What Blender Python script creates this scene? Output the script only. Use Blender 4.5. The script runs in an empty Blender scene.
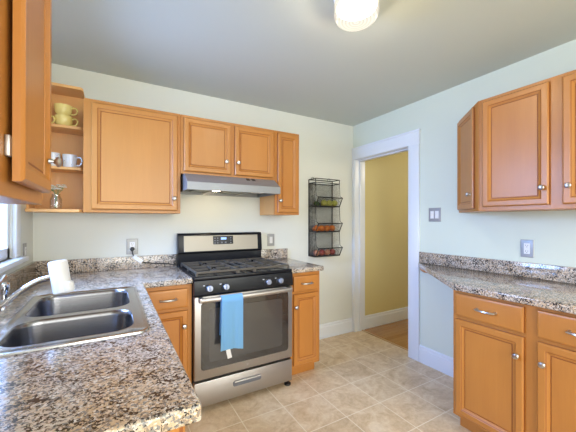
import bpy, bmesh, math, random
from mathutils import Vector, Matrix
random.seed(7)
S = bpy.context.scene
COL = S.collection

# ------------------------------------------------------------------ camera
yaw, pitch, roll = -0.5262, 0.0023, 0.0015
F = Vector((-math.sin(yaw)*math.cos(pitch), math.cos(yaw)*math.cos(pitch), math.sin(pitch)))
R = Vector((math.cos(yaw), math.sin(yaw), 0)); U = R.cross(F)
R2 = R*math.cos(roll)+U*math.sin(roll); U2 = U*math.cos(roll)-R*math.sin(roll)
cd = bpy.data.cameras.new('camera'); cam = bpy.data.objects.new('camera', cd); COL.objects.link(cam)
M = Matrix.Identity(4)
for i in range(3):
    M[i][0] = R2[i]; M[i][1] = U2[i]; M[i][2] = -F[i]
M[0][3], M[1][3], M[2][3] = -2.4587, -2.6991, 1.298
cam.matrix_world = M
cd.sensor_width = 36; cd.lens = 301.43/576*36; cd.shift_y = 4.08/576; cd.clip_start = 0.02
S.camera = cam

# ------------------------------------------------------------------ world, light, exposure
S.view_settings.view_transform = 'Standard'; S.view_settings.look = 'None'
S.view_settings.gamma = 1; S.view_settings.use_curve_mapping = False
S.view_settings.exposure = -0.07
w = bpy.data.worlds.new('sky'); S.world = w; w.use_nodes = True
nt = w.node_tree; nt.nodes.clear()
tc = nt.nodes.new('ShaderNodeTexCoord'); sp = nt.nodes.new('ShaderNodeSeparateXYZ')
cr = nt.nodes.new('ShaderNodeValToRGB'); bg = nt.nodes.new('ShaderNodeBackground'); wo = nt.nodes.new('ShaderNodeOutputWorld')
mp = nt.nodes.new('ShaderNodeMapRange'); mp.inputs[1].default_value = -1; mp.inputs[2].default_value = 1
nt.links.new(tc.outputs['Generated'], sp.inputs[0]); nt.links.new(sp.outputs[2], mp.inputs[0]); nt.links.new(mp.outputs[0], cr.inputs[0])
e = cr.color_ramp.elements
e[0].position = 0.40; e[0].color = (0.30, 0.42, 0.20, 1)
e[1].position = 0.53; e[1].color = (0.72, 0.85, 1.0, 1)
nt.links.new(cr.outputs[0], bg.inputs[0]); bg.inputs[1].default_value = 1.6
nt.links.new(bg.outputs[0], wo.inputs[0])

def area(name, loc, direction, sx, sy, power, color):
    l = bpy.data.lights.new(name, 'AREA'); l.shape = 'RECTANGLE'; l.size = sx; l.size_y = sy
    l.energy = power; l.color = color
    o = bpy.data.objects.new(name, l); COL.objects.link(o); o.location = loc
    o.rotation_euler = Vector(direction).to_track_quat('-Z', 'Z').to_euler()
    return o
# daylight through the window over the sink and fill light from an added, unseen rear window
area('sink_window_daylight', (-3.48, -0.88, 1.78), (1, -0.2, -0.6), 1.1, 1.1, 165, (0.30, 0.51, 1.0))
area('rear_fill_light', (-1.47, -4.72, 1.45), (0, 1, -0.5), 2.9, 2.2, 152, (1.0, 0.97, 0.84))
hl = bpy.data.lights.new('hall_fill_light', 'POINT'); hl.energy = 22; hl.color = (1.0, 0.93, 0.80); hl.shadow_soft_size = 0.12  # unseen point light added to brighten the hall
ho = bpy.data.objects.new('hall_fill_light', hl); COL.objects.link(ho); ho.location = (1.25, -1.3, 2.1)

# ------------------------------------------------------------------ material helpers
def mat(name, color=(.8, .8, .8), rough=.5, metal=0., coat=0., ior=1.5, emis=None, estr=0., trans=0., coat_rough=.05):
    m = bpy.data.materials.new(name); m.use_nodes = True
    b = m.node_tree.nodes['Principled BSDF']
    b.inputs['Base Color'].default_value = (*color, 1); b.inputs['Roughness'].default_value = rough
    b.inputs['Metallic'].default_value = metal; b.inputs['IOR'].default_value = ior
    b.inputs['Coat Weight'].default_value = coat; b.inputs['Coat Roughness'].default_value = coat_rough
    b.inputs['Transmission Weight'].default_value = trans
    if emis: b.inputs['Emission Color'].default_value = (*emis, 1); b.inputs['Emission Strength'].default_value = estr
    return m
class NT:
    def __init__(s, m): s.t = m.node_tree; s.b = s.t.nodes['Principled BSDF']
    def n(s, typ, **kw):
        x = s.t.nodes.new(typ)
        for k, v in kw.items(): setattr(x, k, v)
        return x
    def l(s, a, b): s.t.links.new(a, b)
    def coord(s, scale=(1, 1, 1)):
        g = s.n('ShaderNodeNewGeometry'); m = s.n('ShaderNodeMapping'); m.inputs['Scale'].default_value = scale
        s.l(g.outputs['Position'], m.inputs['Vector']); return m.outputs[0]
    def noise(s, vec, scale, detail=4, rough=.55, dist=0.):
        x = s.n('ShaderNodeTexNoise'); x.inputs['Scale'].default_value = scale; x.inputs['Detail'].default_value = detail
        x.inputs['Roughness'].default_value = rough; x.inputs['Distortion'].default_value = dist; s.l(vec, x.inputs['Vector']); return x.outputs[0]
    def ramp(s, fac, stops, interp='LINEAR'):
        x = s.n('ShaderNodeValToRGB'); x.color_ramp.interpolation = interp
        els = x.color_ramp.elements
        while len(els) < len(stops): els.new(.5)
        for el, (p, c) in zip(els, stops): el.position = p; el.color = (*c, 1) if len(c) == 3 else c
        s.l(fac, x.inputs[0]); return x.outputs[0]
    def mix(s, fac, a, b, blend='MIX'):
        x = s.n('ShaderNodeMix', data_type='RGBA', blend_type=blend)
        if isinstance(fac, (int, float)): x.inputs[0].default_value = fac
        else: s.l(fac, x.inputs[0])
        for sock, v in ((x.inputs[6], a), (x.inputs[7], b)):
            if isinstance(v, tuple): sock.default_value = (*v, 1)
            else: s.l(v, sock)
        return x.outputs[2]
    def bump(s, h, strength=.2, dist=.002):
        x = s.n('ShaderNodeBump'); x.inputs['Strength'].default_value = strength; x.inputs['Distance'].default_value = dist
        s.l(h, x.inputs['Height']); s.l(x.outputs[0], s.b.inputs['Normal'])
    def base(s, c): s.l(c, s.b.inputs['Base Color'])

def wood(name, c1, c2, rough=.32, coat=.35):
    m = mat(name, c1, rough, coat=coat, coat_rough=.24); t = NT(m)
    a = t.noise(t.coord((7, 7, .9)), 2.2, 5, .6, .6)
    b = t.noise(t.coord((90, 90, 3)), 2.0, 3, .6)
    c = t.noise(t.coord((1.6, 1.6, .8)), 2.0, 2)
    col = t.ramp(a, [(.22, c2), (.75, c1)])
    col = t.mix(.09, col, t.ramp(b, [(.35, tuple(x*.6 for x in c2)), (.6, c1)]))
    col = t.mix(.35, col, t.ramp(c, [(.3, tuple(x*.82 for x in c1)), (.7, tuple(min(1, x*1.12) for x in c1))]))
    t.base(col); t.bump(b, .04, .001); return m
WOOD = wood('maple_honey', (.51, .208, .042), (.445, .165, .030), .40, .12)
GROOVE_SHADE = mat('maple_groove_shade', (.30, .095, .018), .5)  # shade of door grooves and edge gaps, painted as darker maple
WOODL = wood('maple_light', (.84, .47, .18), (.76, .40, .145), .45, .1)
def granite():
    m = mat('granite_laminate', (.5, .45, .4), .16, coat=.25, coat_rough=.06); t = NT(m)
    v = t.coord()
    cloud = t.noise(v, 9, 4, .6, .4)
    base = t.ramp(cloud, [(.36, (.57, .51, .455)), (.48, (.63, .505, .39)), (.58, (.55, .40, .26)), (.68, (.62, .54, .48))])
    light = t.ramp(t.noise(t.coord((1.1, 1, 1.2)), 100, 2, .5), [(.56, (0, 0, 0)), (.59, (1, 1, 1))])
    base = t.mix(light, base, (.72, .67, .62))
    brown = t.ramp(t.noise(v, 112, 2.5, .6, .3), [(.545, (0, 0, 0)), (.575, (1, 1, 1))])
    base = t.mix(brown, base, (.27, .21, .165))
    grey = t.ramp(t.noise(t.coord((1, 1.15, 1)), 104, 2.5, .6, .3), [(.415, (1, 1, 1)), (.445, (0, 0, 0))])
    base = t.mix(grey, base, (.235, .225, .225))
    dens = t.noise(v, 21, 3, .6)
    dk = t.n('ShaderNodeMath', operation='MULTIPLY_ADD'); dk.inputs[1].default_value = .55; t.l(dens, dk.inputs[0]); t.l(t.noise(v, 135, 2.5, .6, .3), dk.inputs[2])
    dark = t.ramp(dk.outputs[0], [(.690, (1, 1, 1)), (.715, (0, 0, 0))])
    base = t.mix(dark, base, (.035, .030, .030))
    t.base(base); return m
GRAN = granite()
def tile():
    m = mat('floor_tile', (.6, .5, .4), .38, coat=.1, coat_rough=.3); t = NT(m)
    g = t.n('ShaderNodeNewGeometry'); mp = t.n('ShaderNodeMapping')
    mp.inputs['Location'].default_value = (.19, .865, 0); t.l(g.outputs['Position'], mp.inputs['Vector'])
    br = t.n('ShaderNodeTexBrick', offset=0., squash=1.)
    br.inputs['Scale'].default_value = 1; br.inputs['Mortar Size'].default_value = .0036; br.inputs['Mortar Smooth'].default_value = .3
    br.inputs['Brick Width'].default_value = .309; br.inputs['Row Height'].default_value = .300; br.inputs['Bias'].default_value = 0
    br.inputs['Color1'].default_value = (.46, .46, .46, 1); br.inputs['Color2'].default_value = (.56, .56, .56, 1); br.inputs['Mortar'].default_value = (1, 1, 1, 1)
    t.l(mp.outputs[0], br.inputs['Vector'])
    v = t.coord()
    c1 = t.ramp(t.noise(v, 7, 6, .65, 1.2), [(.34, (.58, .40, .22)), (.5, (.77, .575, .36)), (.64, (.90, .74, .54))])
    c2 = t.ramp(t.noise(v, 45, 5, .7), [(.35, (.48, .335, .21)), (.65, (.76, .62, .47))])
    c = t.mix(.35, c1, c2)
    c = t.mix(1.0, c, t.ramp(br.outputs['Color'], [(.44, (.92, .92, .92)), (.58, (1, 1, 1))]), 'MULTIPLY')
    c = t.mix(br.outputs['Fac'], c, (.86, .75, .60))
    t.base(c)
    inv = t.n('ShaderNodeMath', operation='SUBTRACT'); inv.inputs[0].default_value = 1; t.l(br.outputs['Fac'], inv.inputs[1])
    t.bump(inv.outputs[0], .35, .002); return m
def plank():
    m = mat('hall_planks', (.3, .15, .05), .22, coat=.4, coat_rough=.12); t = NT(m)
    br = t.n('ShaderNodeTexBrick', offset=.4)
    br.inputs['Scale'].default_value = 1; br.inputs['Mortar Size'].default_value = .001
    br.inputs['Brick Width'].default_value = .9; br.inputs['Row Height'].default_value = .058
    br.inputs['Color1'].default_value = (.36, .165, .05, 1); br.inputs['Color2'].default_value = (.47, .235, .08, 1); br.inputs['Mortar'].default_value = (.12, .05, .02, 1)
    t.l(t.coord(), br.inputs['Vector'])
    c = t.mix(.35, br.outputs['Color'], t.ramp(t.noise(t.coord((1, 16, 1)), 4, 4), [(.3, (.28, .12, .035)), (.7, (.48, .24, .08))]))
    t.base(c); return m
def paint(name, c, rough=.6):
    m = mat(name, c, rough); t = NT(m)
    t.bump(t.noise(t.coord(), 160, 2), .06, .001); return m
WALL = paint('wall_paint', (.72, .735, .69))
WALLR = paint('wall_paint_green_lit', (.70, .755, .665))  # same wall paint, with greenish window light tinted into the colour
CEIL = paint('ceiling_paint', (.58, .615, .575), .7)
YEL = paint('hall_yellow_paint', (.70, .60, .29), .6)
WHITE = mat('white_trim_paint', (.78, .82, .89), .28)
STEEL = mat('stainless', (.46, .44, .43), .42, 1.0)
FASCIA = mat('backguard_steel', (.36, .335, .30), .5, 1.0)
t = NT(STEEL); t.bump(t.noise(t.coord((3, 3, 260)), 3, 2), .04, .0006)
STEELS = mat('sink_stainless', (.52, .52, .53), .22, 1.0)
STEELB = mat('bowl_stainless_shaded', (.25, .25, .27), .25, 1.0)  # same sink steel, darkened to paint in the shade of the bowls
HOODM = mat('hood_grey_steel', (.27, .275, .28), .42, .3)
NICK = mat('brushed_nickel', (.50, .49, .49), .28, 1.0)
PLATEM = mat('plate_metal', (.36, .36, .37), .45, .5)
CHROME = mat('chrome', (.82, .83, .86), .07, 1.0)
BLACK = mat('black_enamel', (.010, .011, .015), .26, coat=0.)
BLACK.node_tree.nodes['Principled BSDF'].inputs['Specular IOR Level'].default_value = .28
BLACKM = mat('black_plastic', (.015, .015, .017), .4)
IRON = mat('cast_iron', (.085, .072, .058), .5)
GLASSD = mat('oven_glass', (.022, .022, .024), .06, ior=1.6, coat=.6)
GLASSI = mat('oven_inner_glass', (.055, .054, .056), .10, ior=1.6, coat=.4)
KNOBM = mat('range_knob', (.28, .31, .40), .3, .5)
WPLAST = mat('white_plastic', (.80, .80, .82), .35)
OFFW = mat('ceramic_white', (.82, .84, .88), .15, coat=.3)
PALEY = mat('ceramic_yellow', (.95, .79, .28), .2, coat=.3)
WIRE = mat('black_wire', (.014, .014, .016), .45)
DARKG = mat('dark_gap', (.03, .02, .015), .8)
LEAF = mat('leaf', (.20, .34, .12), .5)
PETAL = mat('petal', (.90, .92, .86), .6)
def speck():
    m = mat('ceramic_speckled', (.82, .84, .88), .15, coat=.3); t = NT(m)
    s_ = t.ramp(t.noise(t.coord(), 60, 2, .5), [(.66, (0, 0, 0)), (.69, (1, 1, 1))])
    t.base(t.mix(s_, (.80, .83, .88), (.12, .13, .22))); return m
SPECK = speck()
def clear(name, tint=(1, 1, 1), gl=.10):
    m = bpy.data.materials.new(name); m.use_nodes = True; T = m.node_tree; T.nodes.clear()
    o = T.nodes.new('ShaderNodeOutputMaterial'); a = T.nodes.new('ShaderNodeBsdfTransparent'); a.inputs[0].default_value = (*tint, 1)
    g = T.nodes.new('ShaderNodeBsdfGlossy'); g.inputs['Roughness'].default_value = .03
    mx = T.nodes.new('ShaderNodeMixShader'); lw = T.nodes.new('ShaderNodeLayerWeight'); lw.inputs[0].default_value = .3
    ma = T.nodes.new('ShaderNodeMath'); ma.operation = 'MULTIPLY_ADD'; ma.inputs[1].default_value = .25; ma.inputs[2].default_value = gl
    T.links.new(lw.outputs['Facing'], ma.inputs[0]); T.links.new(ma.outputs[0], mx.inputs[0])
    T.links.new(a.outputs[0], mx.inputs[1]); T.links.new(g.outputs[0], mx.inputs[2]); T.links.new(mx.outputs[0], o.inputs[0])
    return m
PANE = clear('window_glass', (1, 1, 1), .04)
JAR = clear('clear_glass', (1, 1, 1), .16)
def towelmat():
    m = mat('blue_terry', (.10, .36, .66), .9); t = NT(m)
    wv = t.n('ShaderNodeTexWave', bands_direction='X'); wv.inputs['Scale'].default_value = 40; wv.inputs['Distortion'].default_value = .6
    t.l(t.coord(), wv.inputs['Vector'])
    t.base(t.ramp(wv.outputs[1], [(0, (.14, .34, .60)), (1, (.20, .44, .73))]))
    t.bump(t.noise(t.coord(), 420, 2), .5, .002); return m
TOWEL = towelmat()
def shade_mat():
    m = bpy.data.materials.new('lamp_glass'); m.use_nodes = True; T = m.node_tree; T.nodes.clear()
    o = T.nodes.new('ShaderNodeOutputMaterial'); a = T.nodes.new('ShaderNodeBsdfTransparent'); a.inputs[0].default_value = (1, .97, .9, 1)
    em = T.nodes.new('ShaderNodeEmission'); em.inputs[0].default_value = (1, .93, .78, 1); tcs = T.nodes.new('ShaderNodeTexCoord'); wv = T.nodes.new('ShaderNodeTexWave'); wv.wave_type = 'RINGS'; wv.rings_direction = 'Z'
    wv.inputs['Scale'].default_value = 18; mr = T.nodes.new('ShaderNodeMapRange'); mr.inputs[3].default_value = 1.02; mr.inputs[4].default_value = 1.30
    T.links.new(tcs.outputs['Object'], wv.inputs['Vector']); T.links.new(wv.outputs[1], mr.inputs[0]); T.links.new(mr.outputs[0], em.inputs[1])
    g = T.nodes.new('ShaderNodeBsdfGlossy'); g.inputs['Roughness'].default_value = .1
    m1 = T.nodes.new('ShaderNodeMixShader'); m1.inputs[0].default_value = .72
    m2 = T.nodes.new('ShaderNodeMixShader'); lw = T.nodes.new('ShaderNodeLayerWeight'); lw.inputs[0].default_value = .10
    T.links.new(a.outputs[0], m1.inputs[1]); T.links.new(em.outputs[0], m1.inputs[2])
    T.links.new(lw.outputs['Fresnel'], m2.inputs[0]); T.links.new(m1.outputs[0], m2.inputs[1]); T.links.new(g.outputs[0], m2.inputs[2])
    T.links.new(m2.outputs[0], o.inputs[0]); return m
SHADE = shade_mat()
BULB = mat('bulb', (1, 1, 1), .5, emis=(1.0, .88, .66), estr=1020)
DISPLAY = mat('clock_digits', (.1, .2, .5), .4, emis=(.35, .55, 1.0), estr=1.2)

# ------------------------------------------------------------------ mesh helpers
def nb(): return bmesh.new()
def box(bm, x0, x1, y0, y1, z0, z1, bev=0, seg=2):
    vs = [bm.verts.new((x, y, z)) for z in (z0, z1) for x, y in ((x0, y0), (x1, y0), (x1, y1), (x0, y1))]
    fs = [(3, 2, 1, 0), (4, 5, 6, 7), (0, 1, 5, 4), (1, 2, 6, 5), (2, 3, 7, 6), (3, 0, 4, 7)]
    faces = [bm.faces.new([vs[i] for i in f]) for f in fs]
    if bev:
        ed = list({e for f in faces for e in f.edges})
        bmesh.ops.bevel(bm, geom=ed, offset=bev, segments=seg, profile=.5, affect='EDGES')
    return bm
def prism(bm, pts, axis, a, b, bev=0, seg=2):
    """polygon pts in the two other axes (x,y for z; x,z for y; y,z for x) extruded from a to b"""
    def P(p, c): return {'z': (p[0], p[1], c), 'y': (p[0], c, p[1]), 'x': (c, p[0], p[1])}[axis]
    A = [bm.verts.new(P(p, a)) for p in pts]; B = [bm.verts.new(P(p, b)) for p in pts]
    n = len(pts); fs = [bm.faces.new(A), bm.faces.new(B[::-1])]
    for i in range(n): fs.append(bm.faces.new((A[i], B[i], B[(i+1) % n], A[(i+1) % n])))
    if bev:
        ed = list({e for f in fs for e in f.edges})
        bmesh.ops.bevel(bm, geom=ed, offset=bev, segments=seg, profile=.5, affect='EDGES')
    return bm
def cells(bm, us, vs, w0, w1, axis, filled):
    """grid slab with holes; axis is the thin direction"""
    def P(u, v, c): return {'z': (u, v, c), 'y': (u, c, v), 'x': (c, u, v)}[axis]
    for i in range(len(us)-1):
        for j in range(len(vs)-1):
            if not filled(i, j): continue
            q = [(us[i], vs[j]), (us[i+1], vs[j]), (us[i+1], vs[j+1]), (us[i], vs[j+1])]
            a = [bm.verts.new(P(*p, w0)) for p in q]; b = [bm.verts.new(P(*p, w1)) for p in q]
            bm.faces.new(a); bm.faces.new(b[::-1])
            for k, (di, dj) in enumerate(((0, -1), (1, 0), (0, 1), (-1, 0))):
                ii, jj = i+di, j+dj
                if 0 <= ii < len(us)-1 and 0 <= jj < len(vs)-1 and filled(ii, jj): continue
                bm.faces.new((a[k], b[k], b[(k+1) % 4], a[(k+1) % 4]))
    bmesh.ops.remove_doubles(bm, verts=bm.verts, dist=1e-5)
    return bm
def frame_for(d):
    d = d.normalized(); up = Vector((0, 0, 1)) if abs(d.z) < .95 else Vector((1, 0, 0))
    a = d.cross(up).normalized(); return a, a.cross(d).normalized()
def tube(bm, pts, r, n=10, cap=True, closed=False, rz=None):
    """swept tube; r a radius or a list; rz optional second radius (vertical)"""
    pts = [Vector(p) for p in pts]; N = len(pts); rings = []
    for i, p in enumerate(pts):
        if closed: d = pts[(i+1) % N]-pts[i-1]
        else: d = pts[min(i+1, N-1)]-pts[max(i-1, 0)]
        a, b = frame_for(d); ra = r[i] if isinstance(r, (list, tuple)) else r; rb = ra if rz is None else rz
        rings.append([bm.verts.new(p+a*ra*math.cos(2*math.pi*k/n)+b*rb*math.sin(2*math.pi*k/n)) for k in range(n)])
    for i in range(N if closed else N-1):
        A, B = rings[i], rings[(i+1) % N]
        for k in range(n): bm.faces.new((A[k], A[(k+1) % n], B[(k+1) % n], B[k]))
    if cap and not closed: bm.faces.new(rings[0][::-1]); bm.faces.new(rings[-1])
    return bm
def curve(pts, n=8):
    """Catmull-Rom through pts"""
    P = [Vector(p) for p in pts]; P = [2*P[0]-P[1]]+P+[2*P[-1]-P[-2]]; out = []
    for i in range(1, len(P)-2):
        for k in range(n):
            t_ = k/n; a, b, c, d = P[i-1], P[i], P[i+1], P[i+2]
            out.append(.5*((2*b)+(c-a)*t_+(2*a-5*b+4*c-d)*t_*t_+(3*b-a-3*c+d)*t_**3))
    out.append(P[-2]); return out
def lathe(bm, prof, c, axis=(0, 0, 1), n=24, sx=1, sy=1):
    ax = Vector(axis).normalized(); a, b = frame_for(ax); c = Vector(c); rings = []
    for r, h in prof:
        if r < 1e-6: rings.append([bm.verts.new(c+ax*h)])
        else: rings.append([bm.verts.new(c+ax*h+a*sx*r*math.cos(2*math.pi*k/n)+b*sy*r*math.sin(2*math.pi*k/n)) for k in range(n)])
    for A, B in zip(rings, rings[1:]):
        for k in range(n):
            k2 = (k+1) % n
            if len(A) == 1 and len(B) == 1: continue
            if len(A) == 1: bm.faces.new((A[0], B[k2], B[k]))
            elif len(B) == 1: bm.faces.new((A[k], A[k2], B[0]))
            else: bm.faces.new((A[k], A[k2], B[k2], B[k]))
    return bm
def rrect(x0, x1, y0, y1, r, n=6):
    out = []
    for cx, cy, a0 in ((x1-r, y1-r, 0), (x0+r, y1-r, 90), (x0+r, y0+r, 180), (x1-r, y0+r, 270)):
        for k in range(n+1):
            a = math.radians(a0+90*k/n); out.append((cx+r*math.cos(a), cy+r*math.sin(a)))
    return out
def rot_bm(bm, verts, m):
    bmesh.ops.transform(bm, matrix=m, verts=verts)

ORG = {}
def link(name, bm, m, parent=None, smooth=30, base=None):
    bmesh.ops.recalc_face_normals(bm, faces=bm.faces)
    if parent is not None: o0 = ORG[parent.name]
    elif base is not None: o0 = Vector(base)
    else:
        xs = [v.co for v in bm.verts]
        lo = Vector([min(v[i] for v in xs) for i in range(3)]); hi = Vector([max(v[i] for v in xs) for i in range(3)])
        o0 = Vector(((lo.x+hi.x)/2, (lo.y+hi.y)/2, lo.z))
    bmesh.ops.translate(bm, verts=bm.verts, vec=-o0)
    me = bpy.data.meshes.new(name); bm.to_mesh(me); bm.free()
    if smooth:
        me.shade_smooth(); me.set_sharp_from_angle(angle=math.radians(smooth))
    me.materials.append(m)
    o = bpy.data.objects.new(name, me); COL.objects.link(o)
    if parent is not None: o.parent = parent
    else: o.location = o0
    ORG[o.name] = o0
    return o
def tag(o, label, cat, group=None):
    o['label'] = label; o['category'] = cat
    if group: o['group'] = group
    return o
def thing(name, label, cat, loc, group=None):
    o = bpy.data.objects.new(name, None); COL.objects.link(o); o.location = loc; o.empty_display_size = .05
    ORG[o.name] = Vector(loc); return tag(o, label, cat, group)
def struct(name, bm, m, parent=None, smooth=30):
    o = link(name, bm, m, parent, smooth)
    o['kind'] = 'structure'; return o

# ------------------------------------------------------------------ room shell
W, H, REAR = 2.938, 2.4175, -4.0
struct('floor', box(nb(), -W-.12, .10, REAR-.12, .12, -.06, 0), tile())
struct('floor_hall', box(nb(), .10, 2.6, -2.6, 0.12, -.06, -.002), plank())
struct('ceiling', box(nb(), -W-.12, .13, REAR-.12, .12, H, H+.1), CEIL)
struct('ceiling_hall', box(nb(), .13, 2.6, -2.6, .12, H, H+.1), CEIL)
struct('wall_back', box(nb(), -W-.12, .0, 0, .12, 0, H), WALL)
DY0, DY1, DZ = -.79, -.045, 2.015     # door opening
struct('wall_right', cells(nb(), [REAR, DY0, DY1, .12], [0, DZ, H], 0, .13, 'x', lambda i, j: not (i == 1 and j == 0)), WALLR)
WY0, WY1, WZ0, WZ1 = -1.36, -.50, 1.09, 2.10   # sink window opening
struct('wall_left', cells(nb(), [REAR, WY0, WY1, .0], [0, WZ0, WZ1, H], -W-.12, -W, 'x', lambda i, j: not (i == 1 and j == 1)), WALL)
RX0, RX1, RZ0, RZ1 = -2.82, -.12, .12, 2.28  # opening cut in the unseen rear wall for the fill light
struct('wall_rear', cells(nb(), [-W-.12, RX0, RX1, .13], [0, RZ0, RZ1, H], REAR-.12, REAR, 'y', lambda i, j: not (i == 1 and j == 1)), WALL)
struct('wall_hall_back', box(nb(), .13, 2.6, -.02, .12, 0, H), YEL)
struct('wall_hall_end', box(nb(), 2.5, 2.6, -2.6, -.02, 0, H), YEL)
struct('wall_hall_front', box(nb(), .13, 2.6, -2.6, -2.5, 0, H), YEL)
# hall side of the kitchen wall
struct('wall_hall_side', cells(nb(), [-2.5, DY0-.1, DY1+.1, -.02], [0, DZ+.1, H], .131, .136, 'x', lambda i, j: not (i == 1 and j == 0)), YEL)

# door casing, jamb and threshold
def door_trim():
    bm = nb()
    box(bm, -.020, -.0005, DY0-.11, DY0+.005, 0, DZ+.01, .003)
    r = link('door_1', bm, WHITE); r['kind'] = 'structure'
    bm = nb(); box(bm, -.020, -.0005, DY1-.005, -.001, 0, DZ+.01, .003); link('casing', bm, WHITE, r)
    bm = nb(); box(bm, -.022, -.0005, DY0-.115, -.001, DZ-.002, DZ+.125, .003)
    box(bm, -.028, -.0005, DY0-.120, -.001, DZ+.115, DZ+.135, .004); link('header', bm, WHITE, r)
    bm = nb()
    box(bm, -.001, .145, DY1-.002, DY1+.012, 0, DZ); box(bm, -.001, .145, DY0-.012, DY0+.002, 0, DZ)
    box(bm, -.001, .145, DY0, DY1, DZ-.004, DZ+.01); box(bm, .05, .085, DY1-.014, DY1, 0, DZ, .002)
    box(bm, .05, .085, DY0, DY0+.012, 0, DZ, .002); box(bm, .05, .085, DY0, DY1, DZ-.016, DZ, .002)
    link('jamb', bm, WHITE, r)
    bm = nb(); box(bm, .090, .116, DY0, DY1, -.001, .006, .003); link('threshold', bm, mat('oak_threshold', (.45, .27, .12), .35), r)
door_trim()
def baseboard(name, x0, x1, y0, y1):
    bm = nb()
    if abs(x1-x0) > abs(y1-y0):     # runs along x, on a wall at y1
        pr = [(y1-.001, 0), (y1-.017, 0), (y1-.017, .120), (y1-.012, .128), (y1-.012, .148), (y1-.006, .156), (y1-.001, .156)]
        prism(bm, pr, 'x', x0, x1)
    else:
        pr = [(x1-.001, 0), (x1-.017, 0), (x1-.017, .120), (x1-.012, .128), (x1-.012, .148), (x1-.006, .156), (x1-.001, .156)]
        prism(bm, pr, 'y', y0, y1)
    return struct(name, bm, WHITE)
baseboard('baseboard_back', -.90, -.021, -.01, 0)
baseboard('baseboard_right', -.01, 0, -1.60, DY0-.111)
baseboard('baseboard_hall', .146, 2.5, -.03, -.02)
b_ = nb(); box(b_, -.9, -.02, -.028, -.0175, 0, .014, .004)
struct('trim_1', b_, WHITE)

# window over the sink
def window_left():
    bm = nb(); x = -W
    cw = .09
    for a, b in ((WY0-cw, WY0), (WY1, WY1+cw)): box(bm, x+.0005, x+.018, a, b, WZ0-.005, WZ1+cw, .003)
    box(bm, x+.0005, x+.020, WY0-cw, WY1+cw, WZ1, WZ1+cw, .003)
    r = link('window_1', bm, WHITE); r['kind'] = 'structure'
    bm = nb(); box(bm, x-.10, x+.052, WY0-cw-.02, WY1+cw+.02, WZ0-.028, WZ0, .005); link('window_sill', bm, WHITE, r)
    bm = nb()
    for a, b in ((WY0, WY0+.045), (WY1-.045, WY1)): box(bm, x-.045, x-.010, a, b, WZ0, WZ1, .003)
    for a, b in ((WZ0, WZ0+.06), (1.57, 1.61), (WZ1-.05, WZ1)): box(bm, x-.045, x-.010, WY0, WY1, a, b, .003)
    link('window_frame', bm, WHITE, r)
    bm = nb(); box(bm, x-.030, x-.026, WY0+.04, WY1-.04, WZ0+.05, WZ1-.04); link('window_pane', bm, PANE, r)
window_left()
def added_window_rear():  # made-up window around the rear fill opening
    bm = nb(); y = REAR
    for a, b in ((RX0-.09, RX0), (RX1, RX1+.09)): box(bm, a, b, y+.0005, y+.018, RZ0-.09, RZ1+.09, .003)
    for a, b in ((RZ0-.09, RZ0), (RZ1, RZ1+.09)): box(bm, RX0, RX1, y+.0005, y+.018, a, b, .003)
    r = link('fill_window', bm, WHITE); r['kind'] = 'structure'
    bm = nb()
    for cx in (RX0+.025, -1.5, RX1-.025): box(bm, cx-.025, cx+.025, y-.07, y-.03, RZ0, RZ1)
    for cz in (RZ0+.03, RZ1-.03): box(bm, RX0, RX1, y-.07, y-.03, cz-.03, cz+.03)
    link('window_frame', bm, WHITE, r)
    bm = nb(); box(bm, RX0+.05, RX1-.05, y-.052, y-.048, RZ0+.06, RZ1-.06); link('window_pane', bm, PANE, r)
added_window_rear()

# ------------------------------------------------------------------ cabinet parts
# a face is given by origin O (world), unit vectors u (to the right), v (up), n (out of the face)
def face_loops(bm, O, u, v, n, w, h, prof, shaded=()):
    O, u, v, n = Vector(O), Vector(u), Vector(v), Vector(n); rings = []
    for ins, d in prof:
        rings.append([bm.verts.new(O+u*a+v*b+n*d) for a, b in ((ins, ins), (w-ins, ins), (w-ins, h-ins), (ins, h-ins))])
    bm.faces.new(rings[0][::-1])
    for j, (A, B) in enumerate(zip(rings, rings[1:])):
        for k in range(4): bm.faces.new((A[k], A[(k+1) % 4], B[(k+1) % 4], B[k])).material_index = int(j in shaded)
    bm.faces.new(rings[-1]); return bm
DOORP = [(0, 0), (0, .013), (.003, .017), (.007, .020), (.033, .020), (.0355, .0182), (.039, .0165), (.050, .0115), (.0515, .0080), (.0545, .0080), (.0565, .0100)]
DRAWP = [(0, 0), (0, .013), (.003, .017), (.009, .0195), (.016, .020)]
def knob(parent, p, n):
    bm = lathe(nb(), [(.0, 0), (.008, 0), (.0065, .004), (.0055, .012), (.009, .016), (.0145, .019), (.0155, .024), (.012, .029), (.005, .031), (0, .0312)], p, n, 18)
    return link('knob', bm, NICK, parent)
def pull(parent, p, u, n, w=.096):
    p, u, n = Vector(p), Vector(u), Vector(n); bm = nb()
    for s in (-1, 1):
        lathe(bm, [(0, 0), (.008, 0), (.0065, .005), (.0045, .010), (.0045, .020)], p+u*s*w/2, n, 12)
    pts = [p+u*(w/2+.006)*k+n*(.020+.012*(1-k*k)) for k in (-1, -.85, -.6, -.3, 0, .3, .6, .85, 1)]
    tube(bm, pts, [.0035, .0055, .006, .0065, .007, .0065, .006, .0055, .0035], 10)
    return link('pull', bm, NICK, parent)
def door(parent, O, u, n, w, h, kp=None, name='door'):
    v = (0, 0, 1); d = link(name, face_loops(nb(), O, u, v, n, w, h, DOORP, (0, 5, 8, 9)), WOOD, parent, 20); d.data.materials.append(GROOVE_SHADE)
    if kp: knob(d, Vector(O)+Vector(u)*kp[0]+Vector(v)*kp[1]+Vector(n)*.0200, n)
    return d
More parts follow.
